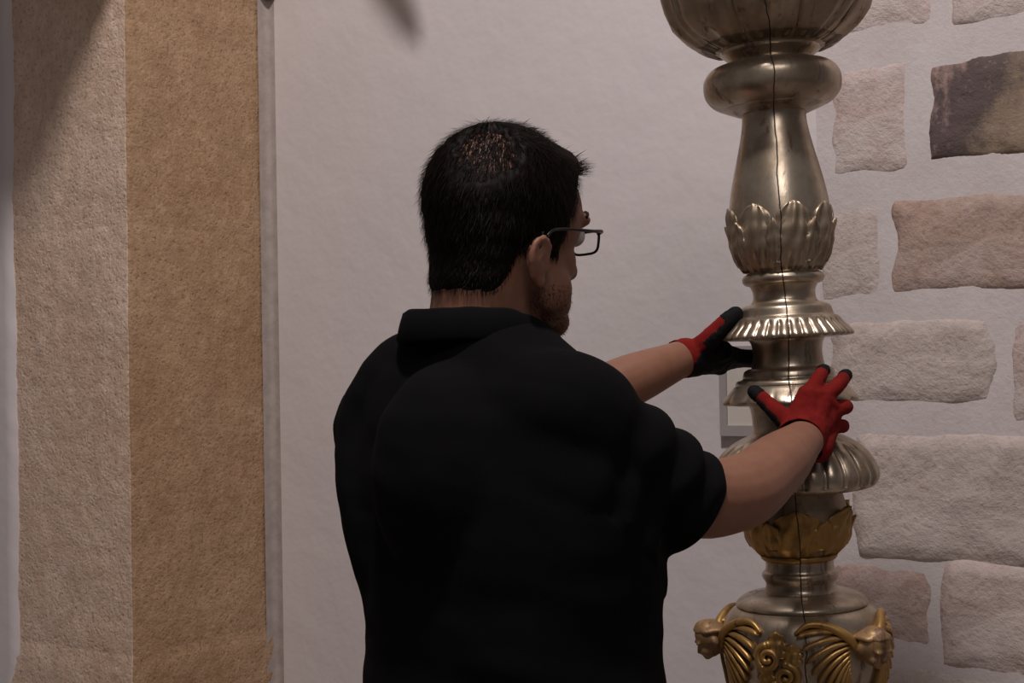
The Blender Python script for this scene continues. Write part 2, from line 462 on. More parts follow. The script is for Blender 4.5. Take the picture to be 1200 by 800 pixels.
# courses continuing past the frame
rr = random.Random(4)
mats = [S_PINK, S_WHITE, S_BROWN, S_ROSE, S_WHITE]
for (pya, pyb, pxs) in ((-60, 34, 1285), (46, 185, 1292), (214, 345, 1296), (368, 500, 1325), (510, 655, 1268), (665, 782, 1275), (795, 900, 1200)):
    u = wall_uv(pxs, 400)[0]; z1 = wall_uv(1200, pya)[1]; z0 = wall_uv(1200, pyb)[1]
    while u < u_end - 0.12:
        ww = rr.uniform(0.16, 0.32); ww = min(ww, u_end - 0.02 - u)
        stone_uv(u, u + ww, z0, z1, rr.choice(mats), rr.uniform(0.004, 0.012), 1.2); u += ww + 0.03
z = wall_uv(1100, 915)[1]
while z > 0.1:
    h = rr.uniform(0.17, 0.23); h = min(h, z - 0.02); u = u_mason + rr.uniform(0.02, 0.08)
    while u < u_end - 0.12:
        ww = min(rr.uniform(0.2, 0.36), u_end - 0.02 - u)
        stone_uv(u, u + ww, z - h, z, rr.choice(mats), 0.006, 1.2); u += ww + 0.03
    z -= h + 0.03
z = wall_uv(1100, -72)[1]
while z < HT - 0.12:
    h = min(rr.uniform(0.17, 0.23), HT - 0.02 - z); u = u_mason + rr.uniform(0.02, 0.08)
    while u < u_end - 0.12:
        ww = min(rr.uniform(0.2, 0.36), u_end - 0.02 - u)
        stone_uv(u, u + ww, z, z + h, rr.choice(mats), 0.006, 1.2); u += ww + 0.03
    z += h + 0.03

# stone pier: stacked blocks under a structural root
pier = empty('trim_1', (EDGE.x, EDGE.y, 0)); tag(pier, 'tan sandstone pier at the corner of the plastered wall', kind='structure')
def pz(px, py): return on_plane(px, py, EDGE, D1).z
def pier_block(z0, z1, out0=0.0, chamf=0.0, seed=0):
    pts = []; step = 0.009
    nl = int(PWID / step); nr = int(PD / step)
    pts += [(EDGE + D2 * (PWID + 0.05) * (1 - i / nl), -D1) for i in range(nl)]
    pts += [(EDGE + D2 * 0.004 + -D2 * 0.0, (-D1 * 0.8 - D2 * 0.4).normalized()), (EDGE + D1 * 0.004, (-D1 * 0.4 - D2 * 0.8).normalized())]
    pts += [(EDGE + D1 * PD * (i + 1) / nr, -D2) for i in range(nr)]
    rows = max(4, int((z1 - z0) / step)); v = []; f = []; nl0 = len(pts)
    for j in range(rows + 1):
        z = z0 + (z1 - z0) * j / rows
        e = min(z - z0, z1 - z); eg = -0.0009 * (1 - sstep(0, 0.016, e))
        o = out0
        if chamf: o = out0 * (1 - sstep(z1 - chamf, z1, z))
        for (q, nn) in pts:
            w3 = Vector((q.x, q.y, z))
            d = 0.0035 * fnoise(w3, 9) + 0.0018 * fnoise(w3, 28) + 0.0016 * fnoise(w3, 70) + eg + o
            ed = (w3 - EDGE); ed.z = 0
            if ed.length < 0.03: d += -0.0035 * abs(fnoise(w3, 40)) * (1 - ed.length / 0.03)
            v.append(w3 + nn * d)
        for q in (EDGE + D1 * PD + D2 * (PWID + 0.05),):
            v.append(Vector((q.x, q.y, z)))
    L = nl0 + 1
    for j in range(rows):
        for i in range(L):
            i2 = (i + 1) % L
            f.append((j * L + i, j * L + i2, (j + 1) * L + i2, (j + 1) * L + i))
    o = mk('stone_block', v, f, M_PIER_L, pier)
    o.data.materials.append(M_PIER_R)
    for p in o.data.polygons:
        c = p.center + Vector((EDGE.x, EDGE.y, 0)) * 0
        if nl <= p.index % L < L - 2: p.material_index = 1
    return o
zj = [0.0, pz(153, 768), pz(153, 262), pz(153, 20), HT]
pier_block(zj[0], zj[1], 0.0045, 0.05)
for a, b in zip(zj[1:], zj[2:]): pier_block(a, b)

# plaster to the left of the pier, feathered over the stone with a wavy edge
verts = []; faces = []; NL = 10
for j in range(161):
    z = HT * j / 160
    wv = 0.012 * fnoise((1, 5, z), 3) + 0.006 * fnoise((2, 7, z), 14) + 0.003 * fnoise((2, 7, z), 45)
    for i in range(NL + 1):
        s0 = PWID + wv
        s_ = s0 + (4.2 - s0) * (i / NL) ** 2
        verts.append(EDGE + D2 * s_ - D1 * (0.003 if i == 0 else 0.007) + Vector((0, 0, z)))
for j in range(160):
    for i in range(NL): faces.append((j * (NL + 1) + i, j * (NL + 1) + i + 1, (j + 1) * (NL + 1) + i + 1, (j + 1) * (NL + 1) + i))
wl = mk('wall_left', verts, faces, M_PLASTER)
sd = wl.modifiers.new('thick', 'SOLIDIFY'); sd.thickness = 0.03; sd.offset = 1
# solidify must grow away from the room
nrm = wl.data.polygons[0].normal
sd.offset = 1 if nrm.dot(D1) > 0 else -1
far = EDGE + D2 * 4.15
fv = [far + D2 * a - D1 * b_ + Vector((0, 0, z)) for a in (0, 0.1) for b_ in (0.0, 5.0) for z in (0, HT)]
ws = mk('wall_side', fv, [(0, 1, 3, 2), (4, 5, 7, 6), (0, 1, 5, 4), (2, 3, 7, 6), (0, 2, 6, 4), (1, 3, 7, 5)], M_PLASTER, smooth=False)
tag(ws, 'plain white plaster side wall of the hall', kind='structure')
tag(wl, 'white plaster wall beside the sandstone pier', kind='structure')
for o_ in (wb, wr):
    o_.modifiers['thick'].offset = 1 if o_.data.polygons[len(o_.data.polygons) // 2 + 5].normal.dot(D1) > 0 else -1

# unseen arch above the frame, added and shaped to cast the pier's diagonal shadow
q1 = on_plane(128, 0, EDGE, D1); q2 = on_plane(22, 280, EDGE, D1)
a1 = q1 + (q1 - q2) * 0.16
a2 = q2 + (LIGHT - q2) * 0.36
mid = q1 + (q2 - q1) * 0.45; mid = mid + (LIGHT - mid) * 0.27
NA = 16; v = []; f = []
for i in range(NA + 1):
    s_ = i / NA
    p = a1 * (1 - s_) ** 2 + (mid * 2 - (a1 + a2) * 0.5) * 2 * s_ * (1 - s_) + a2 * s_ * s_
    if i == 0: p = p + D1 * 0.02
    for (du, dz) in ((0, 0), (0.55, -0.02), (0.55, 0.45), (0, 0.45)):
        v.append(p + D2 * du + Vector((0, 0, dz)))
for i in range(NA):
    for k in range(4):
        k2 = (k + 1) % 4; f.append((i * 4 + k, i * 4 + k2, (i + 1) * 4 + k2, (i + 1) * 4 + k))
f.append((0, 1, 2, 3)); f.append(tuple(NA * 4 + k for k in range(4)))
ar = mk('trim_2', v, f, M_PIER_R, smooth=False); tag(ar, 'unseen sandstone arch added above the pier to cast its diagonal shadow', kind='structure')

# iron bracket in the corner; its arm and finial are added to cast a shadow
br = empty('iron_bracket', WP(u_corner + 0.02, wall_uv(318, -14)[1]))
tag(br, 'dark wrought iron bracket on the wall beside the pier top, arm and finial added to cast a shadow', 'bracket')
pm = Prims(); c0 = WP(*wall_uv(318, -6))
bv = []
for du in (-0.022, 0.018):
    for dz in (0, 0.12):
        for off in (0.0, 0.03): bv.append(WP(wall_uv(318, -2)[0] + du, wall_uv(318, -2)[1] + dz, off))
mk('back_plate', bv, [(0, 1, 3, 2), (4, 5, 7, 6), (0, 1, 5, 4), (2, 3, 7, 6), (0, 2, 6, 4), (1, 3, 7, 5)], M_IRON, br, smooth=False)
tw = WP(*wall_uv(492, 50)); tip = tw + (LIGHT - tw) * 0.12
tw2 = WP(*wall_uv(452, -20)); tip2 = tw2 + (LIGHT - tw2) * 0.12
pm.chain([WP(wall_uv(318, -2)[0], wall_uv(318, -2)[1] + 0.08, 0.02), (WP(wall_uv(330, -2)[0], wall_uv(330, -2)[1] + 0.2, 0.2)), tip2 + Vector((0, 0, 0.1)), tip2], [0.011, 0.011, 0.012, 0.02])
mkm('arm', pm.fuse(0.005, 3), M_IRON, br)
pm = Prims(); dd = tip - tip2  # unseen finial, placed towards the lamp so its shadow lands on the wall
pm.chain([tip2 - dd * 0.6, tip2, tip2 + dd * 0.5, tip], [0.016, 0.03, 0.024, 0.006])
mkm('shadow_finial', pm.fuse(0.004, 3), M_IRON, br)

# wall plate behind the candlestick
u0, z0 = wall_uv(848, 510); u1, z1 = wall_uv(925, 404)
plate = empty('wall_plate', WP((u0 + u1) / 2, z0)); tag(plate, 'cream rectangular plate with grey rim on the white wall behind the candlestick', 'wall plate')
def boxw(name, ua, ub, za, zb, oa, ob, mat, par):
    v = [WP(u, z, o) for u in (ua, ub) for z in (za, zb) for o in (oa, ob)]
    return mk(name, v, [(0, 1, 3, 2), (4, 5, 7, 6), (0, 1, 5, 4), (2, 3, 7, 6), (0, 2, 6, 4), (1, 3, 7, 5)], mat, par, smooth=False)
pm = Prims()
bw = 0.016; bz = 0.022
V = []; F = []
for (ua, ub, za, zb) in ((u0, u0 + bw, z0, z1), (u1 - bw, u1, z0, z1), (u0 + bw, u1 - bw, z0, z0 + bz), (u0 + bw, u1 - bw, z1 - bz, z1)):
    n0 = len(V); V += [WP(u, z, o) for u in (ua, ub) for z in (za, zb) for o in (-0.001, 0.018)]
    F += [tuple(n0 + k for k in q) for q in [(0, 1, 3, 2), (4, 5, 7, 6), (0, 1, 5, 4), (2, 3, 7, 6), (0, 2, 6, 4), (1, 3, 7, 5)]]
mk('rim', V, F, M_PLATEF, plate, smooth=False)
boxw('panel', u0 + bw, u1 - bw, z0 + bz, z1 - bz, -0.001, 0.012, M_PLATE, plate)
um, zm = (u0 + u1) / 2, (z0 + z1) / 2
for dz in (-0.05, 0.05):
    pm = Prims(); pm.ell(WP(um, zm + dz, 0.012), (0.004, 0.004, 0.004), nu=10, nv=6)
    mk('screw', pm.v, pm.f, M_METALG, plate)

# ------------------------------------------------------------------ the candlestick
YC = 2.0
At = P(899, 0, YC); Ab = P(945, 800, YC)
axis = (At - Ab).normalized(); KPX = (At - Ab).length / 800.0
base_pt = Ab - axis * (Ab.z / axis.z)
tilt = axis.to_track_quat('Z', 'Y')
rotm = Vector((0, 0, 1)).rotation_difference(axis).to_matrix().to_4x4()
# turn about its own axis so that local -Y looks at the camera
cand = empty('candlestick'); cand.matrix_world = Matrix.Translation(base_pt) @ rotm @ Matrix.Rotation(-math.atan2(base_pt.x, base_pt.y) , 4, 'Z')
LEN0 = (Ab - base_pt).length
BOT = 0.0
tag(cand, 'tall carved silver-leafed candlestick with gilded leaf cup and winged heads', 'candlestick')
def zc(y): return LEN0 + (800 - y) * KPX
def rc(r): return r * KPX
def cpart(name, verts, faces, mat, parent=None, smooth=True):
    o = mk(name, verts, faces, mat, parent or cand, smooth, world=False)
    return o
def smooth_prof(pr, sub=4):
    out = []
    for i in range(len(pr) - 1):
        p0 = pr[max(0, i - 1)]; p1 = pr[i]; p2 = pr[i + 1]; p3 = pr[min(len(pr) - 1, i + 2)]
        for k in range(sub):
            t = k / sub
            out.append(tuple(0.5 * (2 * p1[c] + (p2[c] - p0[c]) * t + (2 * p0[c] - 5 * p1[c] + 4 * p2[c] - p3[c]) * t * t + (3 * p1[c] - p0[c] - 3 * p2[c] + p3[c]) * t ** 3) for c in (0, 1)))
    out.append(pr[-1]); return out
def lathe(name, prof, mat, seg=96, mod=None, sub=4, parent=None):
    """prof: (pixel y, pixel radius) from top to bottom; mod(az, y, r)->r"""
    pr = smooth_prof(prof, sub) if sub > 1 else prof
    v = []; f = []
    for (y, r) in pr:
        for k in range(seg):
            a = 2 * PI * k / seg
            q = mod(a, y, r) if mod else r
            yy = y
            if isinstance(q, tuple): q, yy = q
            v.append((rc(q) * math.sin(a), -rc(q) * math.cos(a), zc(yy)))
    n = len(pr)
    for i in range(n - 1):
        for k in range(seg):
            k2 = (k + 1) % seg; f.append((i * seg + k, i * seg + k2, (i + 1) * seg + k2, (i + 1) * seg + k))
    f.append(tuple(range(seg))); f.append(tuple((n - 1) * seg + k for k in range(seg)))
    return cpart(name, v, f, mat, parent)

# profiles ------------------------------------------------
bowl_prof = [(-95, 122), (-60, 124), (-25, 122), (5, 117), (25, 109), (42, 94), (54, 75), (61, 56)]
lathe('bowl', bowl_prof, M_SILVER2)
lathe('drip_pan', [(-130, 20), (-128, 128), (-118, 134), (-108, 132), (-100, 118), (-94, 60)], M_SILVER)
pm = Prims(); pm.chain([(0, 0, zc(-120)), (0, 0, zc(-170)), (0, 0, zc(-230))], [0.012, 0.008, 0.002]); cpart('pricket', pm.v, pm.f, M_IRON)
lathe('bowl_collar', [(54, 52), (57, 58), (62, 58), (67, 52), (72, 47), (77, 46), (82, 48)], M_SILVER)
lathe('knop', [(76, 46), (77, 60), (82, 72), (92, 79), (102, 80), (112, 78), (121, 71), (126, 62), (128, 55)], M_SILVER)
lathe('fillet', [(122, 60), (127, 59), (131, 50), (135, 40)], M_SILVER)
bal_prof = [(128, 40), (135, 37.5), (145, 37.5), (160, 40), (180, 44.5), (200, 49.5), (220, 54), (240, 57.5), (260, 59.5), (280, 59), (298, 55), (312, 48), (322, 41), (328, 38)]
lathe('baluster', bal_prof, M_SILVER)
lathe('ring', [(321, 40), (323, 45), (327, 47.5), (331, 47), (334, 44), (336, 38)], M_SILVER)
lathe('neck', [(332, 42), (337, 38.5), (344, 36), (352, 36.5), (357, 40), (360, 44)], M_SILVER)
def gad(n, y0, y1, amp, scal=0.0):
    def fn(a, y, r):
        k = sstep(y0, y0 + (y1 - y0) * 0.35, y) * (1 if y <= y1 + 8 else 0.3)
        c = abs(math.cos(n * a / 2)) ** 0.6
        return (r - amp * k * (1 - c), y - scal * k * (1 - c) * sstep(y0, y1, y))
    return fn
lathe('gadrooned_flange', [(357, 42), (360, 50), (363, 53), (368, 54.5), (372, 56), (374, 60), (377, 63), (383, 68), (389, 74), (394, 77.5), (397, 76), (398, 66), (399, 44)], M_SILVER, 288, gad(36, 375, 394, 4.0), 3)
lathe('neck', [(397, 46), (402, 42), (412, 40), (422, 40.5), (430, 42), (434, 45), (436, 44)], M_SILVER)
lathe('step', [(432, 46), (435, 51), (440, 53), (444, 54), (446, 60), (449, 62), (452, 62), (454, 58)], M_SILVER)
def scal(a, y, r):
    c = abs(math.cos(7 * a)) ; k = sstep(452, 470, y)
    return (r - 3.5 * k * (1 - c ** 0.7), y - 2 * k * (1 - c))
lathe('scalloped_flange', [(450, 58), (452, 63), (457, 68), (463, 74), (468, 78), (471, 79), (473, 77), (474, 66), (475, 46)], M_SILVER, 196, scal, 3)
lathe('neck', [(473, 50), (478, 47), (488, 45.5), (500, 45), (508, 47), (513, 52), (516, 50)], M_SILVER)
lathe('gadrooned_dome', [(509, 46), (511, 53), (515, 62), (521, 72), (530, 83), (541, 91), (552, 96), (560, 97), (567, 95), (572, 90), (575, 78), (576, 50)], M_SILVER, 288, gad(24, 514, 560, 6.5), 4)
lathe('cup', [(574, 52), (585, 55), (600, 58), (615, 59), (628, 57), (640, 51), (648, 43), (652, 38)], M_SILVER2)
lathe('ring', [(647, 39), (649, 43), (652, 44), (655, 42), (657, 38)], M_GOLDC)
lathe('neck', [(654, 40), (660, 39), (667, 40), (670, 43), (674, 44), (678, 42), (682, 40), (688, 40.5), (693, 44), (696, 48)], M_SILVER)
lathe('shoulder', [(692, 44), (694, 58), (697, 67), (701, 73), (705, 76), (708, 75), (710, 68)], M_SILVER)
vase_prof = [(705, 66), (708, 74), (714, 83), (724, 90), (738, 94), (755, 94.5), (775, 92), (800, 86), (840, 74), (880, 60), (920, 46), (950, 38)]
lathe('vase_body', vase_prof, M_SILVER)
# lower stem and foot, below the frame
yb = 800 + LEN0 / KPX
lathe('lower_ring', [(946, 38), (950, 52), (960, 58), (970, 52), (975, 38)], M_SILVER)
lathe('lower_stem', [(970, 36), (990, 34), (1050, 44), (1110, 66), (1160, 80), (1200, 78), (1230, 60), (1245, 50)], M_SILVER)
lathe('lower_flange', [(1240, 50), (1245, 84), (1258, 96), (1275, 100), (1285, 90), (1290, 60)], M_SILVER, 192, gad(24, 1245, 1275, 5))
lathe('foot', [(1286, 64), (1320, 70), (1400, 84), (yb - 130, 110), (yb - 80, 150), (yb - 50, 172), (yb - 46, 186), (yb - 30, 190), (yb - 14, 190), (yb - 12, 200), (yb - 4, 200), (yb - 3, 190)], M_SILVER, sub=2)

def rad_at(prof, y):
    return interp(prof, y)
def leaf(name, prof, y_root, y_tip, az, half, mat, lift=2.5, lobes=4, curl=5, rib=2.0, vein=0.9, thick=2.0, NUa=14, NVa=22, parent=None, lobe_d=0.30, tipw=0.35, lean=0.0):
    """acanthus leaf lying on a turned body. half = half width in radians"""
    v = []; f = []
    def wid(t):
        base = math.sin(PI * min(1, t * 0.55 + 0.28)) ** 0.7 if t < 0.8 else (math.sin(PI * 0.72) ** 0.7) * (1 - ((t - 0.8) / 0.2) ** 2 * (1 - tipw))
        lob = 1 - lobe_d * (1 - abs(math.sin(PI * lobes * t)) ** 0.6)
        return half * base * lob
    for side in (0, 1):
        for j in range(NVa + 1):
            t = j / NVa; y = y_root + (y_tip - y_root) * t
            wd = wid(t)
            for i in range(NUa + 1):
                x = -1 + 2 * i / NUa
                a = az + x * wd + lean * t
                # lobed leaf edges droop upward a bit less than the middle
                yy = y - abs(x) ** 1.5 * (y_tip - y_root) * 0.06 * (1 if t > 0.6 else 0)
                r0 = rad_at(prof, yy)
                rel = lift + rib * math.exp(-(x / 0.16) ** 2) + vein * math.cos(x * 9 + abs(x) * 3 - t * 2.0 * lobes) * (1 - 0.4 * abs(x)) - 1.6 * abs(x) ** 4
                rel += curl * sstep(0.72, 1.0, t) * (0.6 + 0.4 * math.cos(x * PI / 2)) + 0.8 * math.sin(PI * lobes * t) ** 2
                if side: rel -= thick if t > 0.05 else 0
                r = rc(r0 + rel)
                v.append((r * math.sin(a), -r * math.cos(a), zc(yy)))
    W = NUa + 1; H = (NVa + 1) * W
    for j in range(NVa):
        for i in range(NUa):
            f.append((j * W + i, j * W + i + 1, (j + 1) * W + i + 1, (j + 1) * W + i))
            f.append((H + j * W + i, H + (j + 1) * W + i, H + (j + 1) * W + i + 1, H + j * W + i + 1))
    rim = [i for i in range(NUa)] + [j * W + NUa for j in range(NVa)] + [NVa * W + NUa - i for i in range(NUa)] + [(NVa - j) * W for j in range(NVa)]
    for k in range(len(rim)):
        k2 = (k + 1) % len(rim); f.append((rim[k], rim[k2], H + rim[k2], H + rim[k]))
    return cpart(name, v, f, mat, parent)
# leaves
for k in range(9):
    leaf('leaf', bowl_prof, 59, -92, 2 * PI * k / 9 + 0.05, 0.40, M_SILVER2, lift=3, lobes=3, curl=9, rib=3, vein=2.2, lobe_d=0.12, tipw=0.55)
for k in range(8):
    leaf('leaf', bal_prof, 320, 243, 2 * PI * k / 8 + 0.30, 0.43, M_SILVER2, lift=1.2, lobes=4, curl=1.2, rib=1.8, vein=1.8, lobe_d=0.12, tipw=0.55, thick=1.4)
    leaf('small_leaf', bal_prof, 312, 262, 2 * PI * (k + .5) / 8 + 0.30, 0.17, M_SILVER2, lift=2.0, lobes=3, curl=2.0, rib=1.2, vein=0.9, lobe_d=0.22, tipw=0.3, NUa=10, NVa=14)
cup_prof = [(574, 60), (585, 62), (600, 61), (615, 60), (628, 57), (640, 51), (648, 43), (652, 38)]
for k in range(6):
    leaf('leaf', cup_prof, 649, 592, 2 * PI * k / 6 + 0.02, 0.53, M_GOLDC if k == 0 else M_GOLD, lift=2.0, lobes=3, curl=3.5, rib=2.6, vein=2.3, lobe_d=0.24, tipw=0.22)
    leaf('small_leaf', cup_prof, 640, 606, 2 * PI * (k + .5) / 6 + 0.02, 0.22, M_GOLD, lift=3.0, lobes=2, curl=4, rib=1.2, vein=0.9, lobe_d=0.2, tipw=0.2, NUa=10, NVa=12)

# winged heads on the vase
def vase_pt(a, y, lift): 
    r = rc(rad_at(vase_prof, y) + lift); return Vector((r * math.sin(a), -r * math.cos(a), zc(y)))
def feather(az0, y0, ang, length, width, curve, parent):
    """feather laid on the vase from (az0,y0) in direction ang (pixels on the surface)"""
    N = 12; v = []; f = []; sec = 7
    px = 0.0; py = 0.0; a = ang
    path = []
    for i in range(N + 1):
        path.append((px, py, a)); px += math.cos(a) * length / N; py -= math.sin(a) * length / N; a += curve / N
    for i, (x, y, a) in enumerate(path):
        t = i / N; w = width * (0.55 + 0.45 * sstep(0, 0.4, t)) * (math.sqrt(max(0, 1 - ((t - 0.8) / 0.2) ** 2)) if t > 0.8 else 1) + 0.15
        nx, ny = math.sin(a), math.cos(a)
        for k in range(sec):
            s_ = -1 + 2 * k / (sec - 1)
            lift = 2.0 + 3.4 * math.sqrt(max(0, 1 - s_ * s_)) + 1.8 * t
            if abs(s_) > 0.99: lift = -1.0
            yy = y0 + y + ny * w * s_
            rr_ = rad_at(vase_prof, yy)
            v.append(vase_pt(az0 + (x + nx * w * s_) / max(20, rr_), yy, lift))
    for i in range(N):
        for k in range(sec - 1): f.append((i * sec + k, i * sec + k + 1, (i + 1) * sec + k + 1, (i + 1) * sec + k))
        f.append((i * sec + sec - 1, i * sec, (i + 1) * sec, (i + 1) * sec + sec - 1))
    f.append(tuple(range(sec))); f.append(tuple(N * sec + k for k in range(sec)))
    return cpart('feather', v, f, M_GOLD, parent)
def cherub(az):
    out = Vector((math.sin(az), -math.cos(az), 0)); side = Vector((math.cos(az), math.sin(az), 0)); up = Vector((0, 0, 1))
    c = out * rc(108) + up * zc(740)
    tl = math.radians(32); out, up = out * math.cos(tl) - up * math.sin(tl), up * math.cos(tl) + out * math.sin(tl)
    Mx = Matrix((out, side, up)).transposed()
    def L(x, y, z): return c + out * rc(x) + side * rc(y) + up * rc(z)
    p = Prims()
    p.ell(c, (rc(18), rc(19), rc(21)), Mx); p.ell(L(6, 0, -8), (rc(14), rc(15), rc(14)), Mx)
    p.ell(L(15, 0, -16), (rc(6), rc(6), rc(5)), Mx)
    p.chain([L(18, 0, -2), L(21, 0, -7)], [rc(2.2), rc(3.2)])
    for s in (-1, 1):
        p.ell(L(14, 8 * s, -9), rc(6)); p.ell(L(17, 7 * s, 3), (rc(3), rc(6), rc(2)), Mx); p.ell(L(0, 19 * s, -4), (rc(4), rc(3), rc(6)), Mx)
    p.ell(L(18, 0, -12.5), (rc(3), rc(5), rc(1.8)), Mx)
    p.chain([L(-18, 0, -22), L(0, 0, -10)], [rc(13), rc(11)])
    hd = mkm('cherub_head', p.fuse(0.0022, 4), M_BRONZE, cand); hd.matrix_parent_inverse = Matrix.Identity(4)
    hd['label'] = 'small carved winged head with wavy hair'
    # hair locks
    p = Prims()
    for k in range(13):
        b = -1.35 + 2.7 * k / 12
        s, co = math.sin(b), math.cos(b)
        p.chain([L(13 * co * 0.6 + 4, 12 * s, 17 - 5 * abs(s)), L(2, 17 * s, 20 - 10 * abs(s)), L(-12, 18 * s, 13 - 10 * abs(s)), L(-18, 16 * s, 0 - 8 * abs(s))], [rc(1.8), rc(3.0), rc(3.0), rc(2.2)], n=10)
    h = mkm('hair', p.fuse(0.002, 2), M_BRONZE, hd); h.matrix_parent_inverse = Matrix.Identity(4)
    for s in (-1, 1):
        # feathers fan from the head sideways
        pr = Prims()
        wing = None
        # leading edge of the wing as the part, its feathers as sub-parts
        pts = [vase_pt(az + s * a_ / 92, y_, l_) for a_, y_, l_ in ((8, 748, 4), (24, 730, 6), (44, 718, 6), (64, 716, 5), (78, 724, 3))]
        pr.chain(pts, [rc(6), rc(5.5), rc(4.8), rc(3.8), rc(2.2)], n=12)
        wing = cpart('wing', pr.v, pr.f, M_GOLD)
        for k in range(11):
            t = k / 10
            a0 = az + s * (30 + 44 * (1 - t) * 0.55) / 92 * (1 if k < 9 else 1)
            ang = (0.35 - 1.95 * t)
            Lf = 56 - 14 * t
            y0 = 728 + 46 * t
            if s > 0: feather(az + 0.24, y0, ang, Lf, 3.5, -0.75, wing)
            else: feather(az - 0.24, y0, PI - ang, Lf, 3.5, 0.75, wing)
for a in (-78, 45, 165): cherub(math.radians(a))
# gilded scrolls between the wings
for a in (-17, 105, 225):
    az = math.radians(a)
    for (da, y, r0, turns, sgn) in ((-0.10, 752, 15, 1.6, 1), (0.10, 772, 14, 1.6, -1), (0.0, 795, 16, 1.5, 1)):
        p = Prims(); pts = []; rs = []
        for k in range(15):
            t = k / 14; an = sgn * t * turns * 2 * PI + PI / 2; rr2 = r0 * (1 - 0.8 * t)
            pts.append(vase_pt(az + da + rr2 * math.cos(an) / 92, y - rr2 * math.sin(an), 2.5 + 3 * t)); rs.append(rc(4.4 - 1.4 * t))
        p.chain(pts, rs, n=10, sub=2); cpart('scroll', p.v, p.f, M_GOLD)
    for (da, y1, y2) in ((0.0, 752, 722), (-0.16, 790, 760), (0.18, 760, 735)):
        leaf('small_leaf', vase_prof, y1, y2, az + da, 0.13, M_GOLD, lift=3, lobes=3, curl=4, rib=1.5, vein=1.0, NUa=10, NVa=12)
cand_children_done = True

# ------------------------------------------------------------------ the man
man = empty('person', (0.0, 1.63, 0)); tag(man, 'man in black polo shirt, glasses and red gloves steadying the candlestick', 'person')
THT = math.radians(45)
Fv = Vector((math.cos(THT), math.sin(THT), 0)); Rv = Vector((math.sin(THT), -math.cos(THT), 0))
def ring(cx, cy, z, a, b, n=40, pw=2.3, grow=0.0, sl=0.0):
    out = []
    for k in range(n):
        t = 2 * PI * k / n; c, s = math.cos(t), math.sin(t)
        c = math.copysign(abs(c) ** (2 / pw), c); s = math.copysign(abs(s) ** (2 / pw), s)
        p = Vector((cx, cy, z)) + Rv * (a + grow) * c + Fv * (b + grow) * s
        p.z += sl * c
        out.append(p)
    return out
TORSO = [(0.93, -0.006, 1.630, 0.182, 0.142), (1.02, -0.006, 1.630, 0.183, 0.148), (1.10, -0.005, 1.628, 0.181, 0.148), (1.18, -0.006, 1.626, 0.182, 0.144),
         (1.26, -0.008, 1.625, 0.193, 0.142), (1.33, -0.016, 1.625, 0.198, 0.128), (1.385, -0.024, 1.625, 0.196, 0.112), (1.425, -0.030, 1.625, 0.178, 0.096),
         (1.455, -0.034, 1.625, 0.140, 0.082), (1.48, -0.038, 1.625, 0.102, 0.074), (1.50, -0.040, 1.626, 0.080, 0.070)]
shR = P(680, 496, 1.52); elR = P(866, 577, 1.69); faR = P(905, 549, 1.765); wrR = P(944, 513, 1.862)
shL = P(452, 492, 1.76); elL = P(640, 486, 1.88); faL = P(728, 450, 1.94); wrL = P(799, 420, 2.0)
# head frame
HT_ = math.radians(42)
HC = P(594, 270, 1.64)
HM = Matrix.Translation(HC) @ Matrix.Rotation(HT_, 4, 'Z') @ Matrix.Rotation(math.radians(5), 4, 'Y')
HMi = HM.inverted(); HR = HM.to_3x3()
def H(x, y, z): return HM @ Vector((x, y, z))
b = Prims()
b.loft([ring(x, y, z, a - 0.012, d - 0.012) for z, x, y, a, d in TORSO])
hip = [Vector((0, 1.63, 0.9)) + Rv * s * 0.095 for s in (-1, 1)]
b.loft([ring(0, 1.63, z, a, d) for z, a, d in ((0.84, 0.155, 0.115), (0.90, 0.17, 0.13), (0.96, 0.175, 0.14))])
for s, h in zip((-1, 1), hip):
    kn = h + Fv * 0.02 + Rv * s * 0.015; kn.z = 0.48
    an = h - Fv * 0.01 + Rv * s * 0.03; an.z = 0.09
    b.chain([h, (h + kn) / 2, kn, (kn + an) / 2 - Fv * 0.015, an], [0.082, 0.072, 0.052, 0.05, 0.036])
    b.chain([an - Fv * 0.02 - Vector((0, 0, 0.04)), an + Fv * 0.13 - Vector((0, 0, 0.055))], [0.034, 0.028])
b.chain([P(672, 495, 1.52), P(738, 545, 1.565), P(808, 582, 1.625), elR, faR, wrR], [0.056, 0.050, 0.047, 0.0455, 0.0405, 0.0265])
b.ell(P(864, 583, 1.69), 0.041)
b.chain([shL, (shL + elL) / 2, elL, faL, wrL], [0.060, 0.050, 0.043, 0.037, 0.0265])
# hands inside the gloves (short palm cores)
palmR = P(951, 495, 1.876); palmL = P(828, 412, 2.02)
b.chain([wrR, palmR], [0.0255, 0.014]); b.chain([wrL, palmL], [0.0255, 0.02])
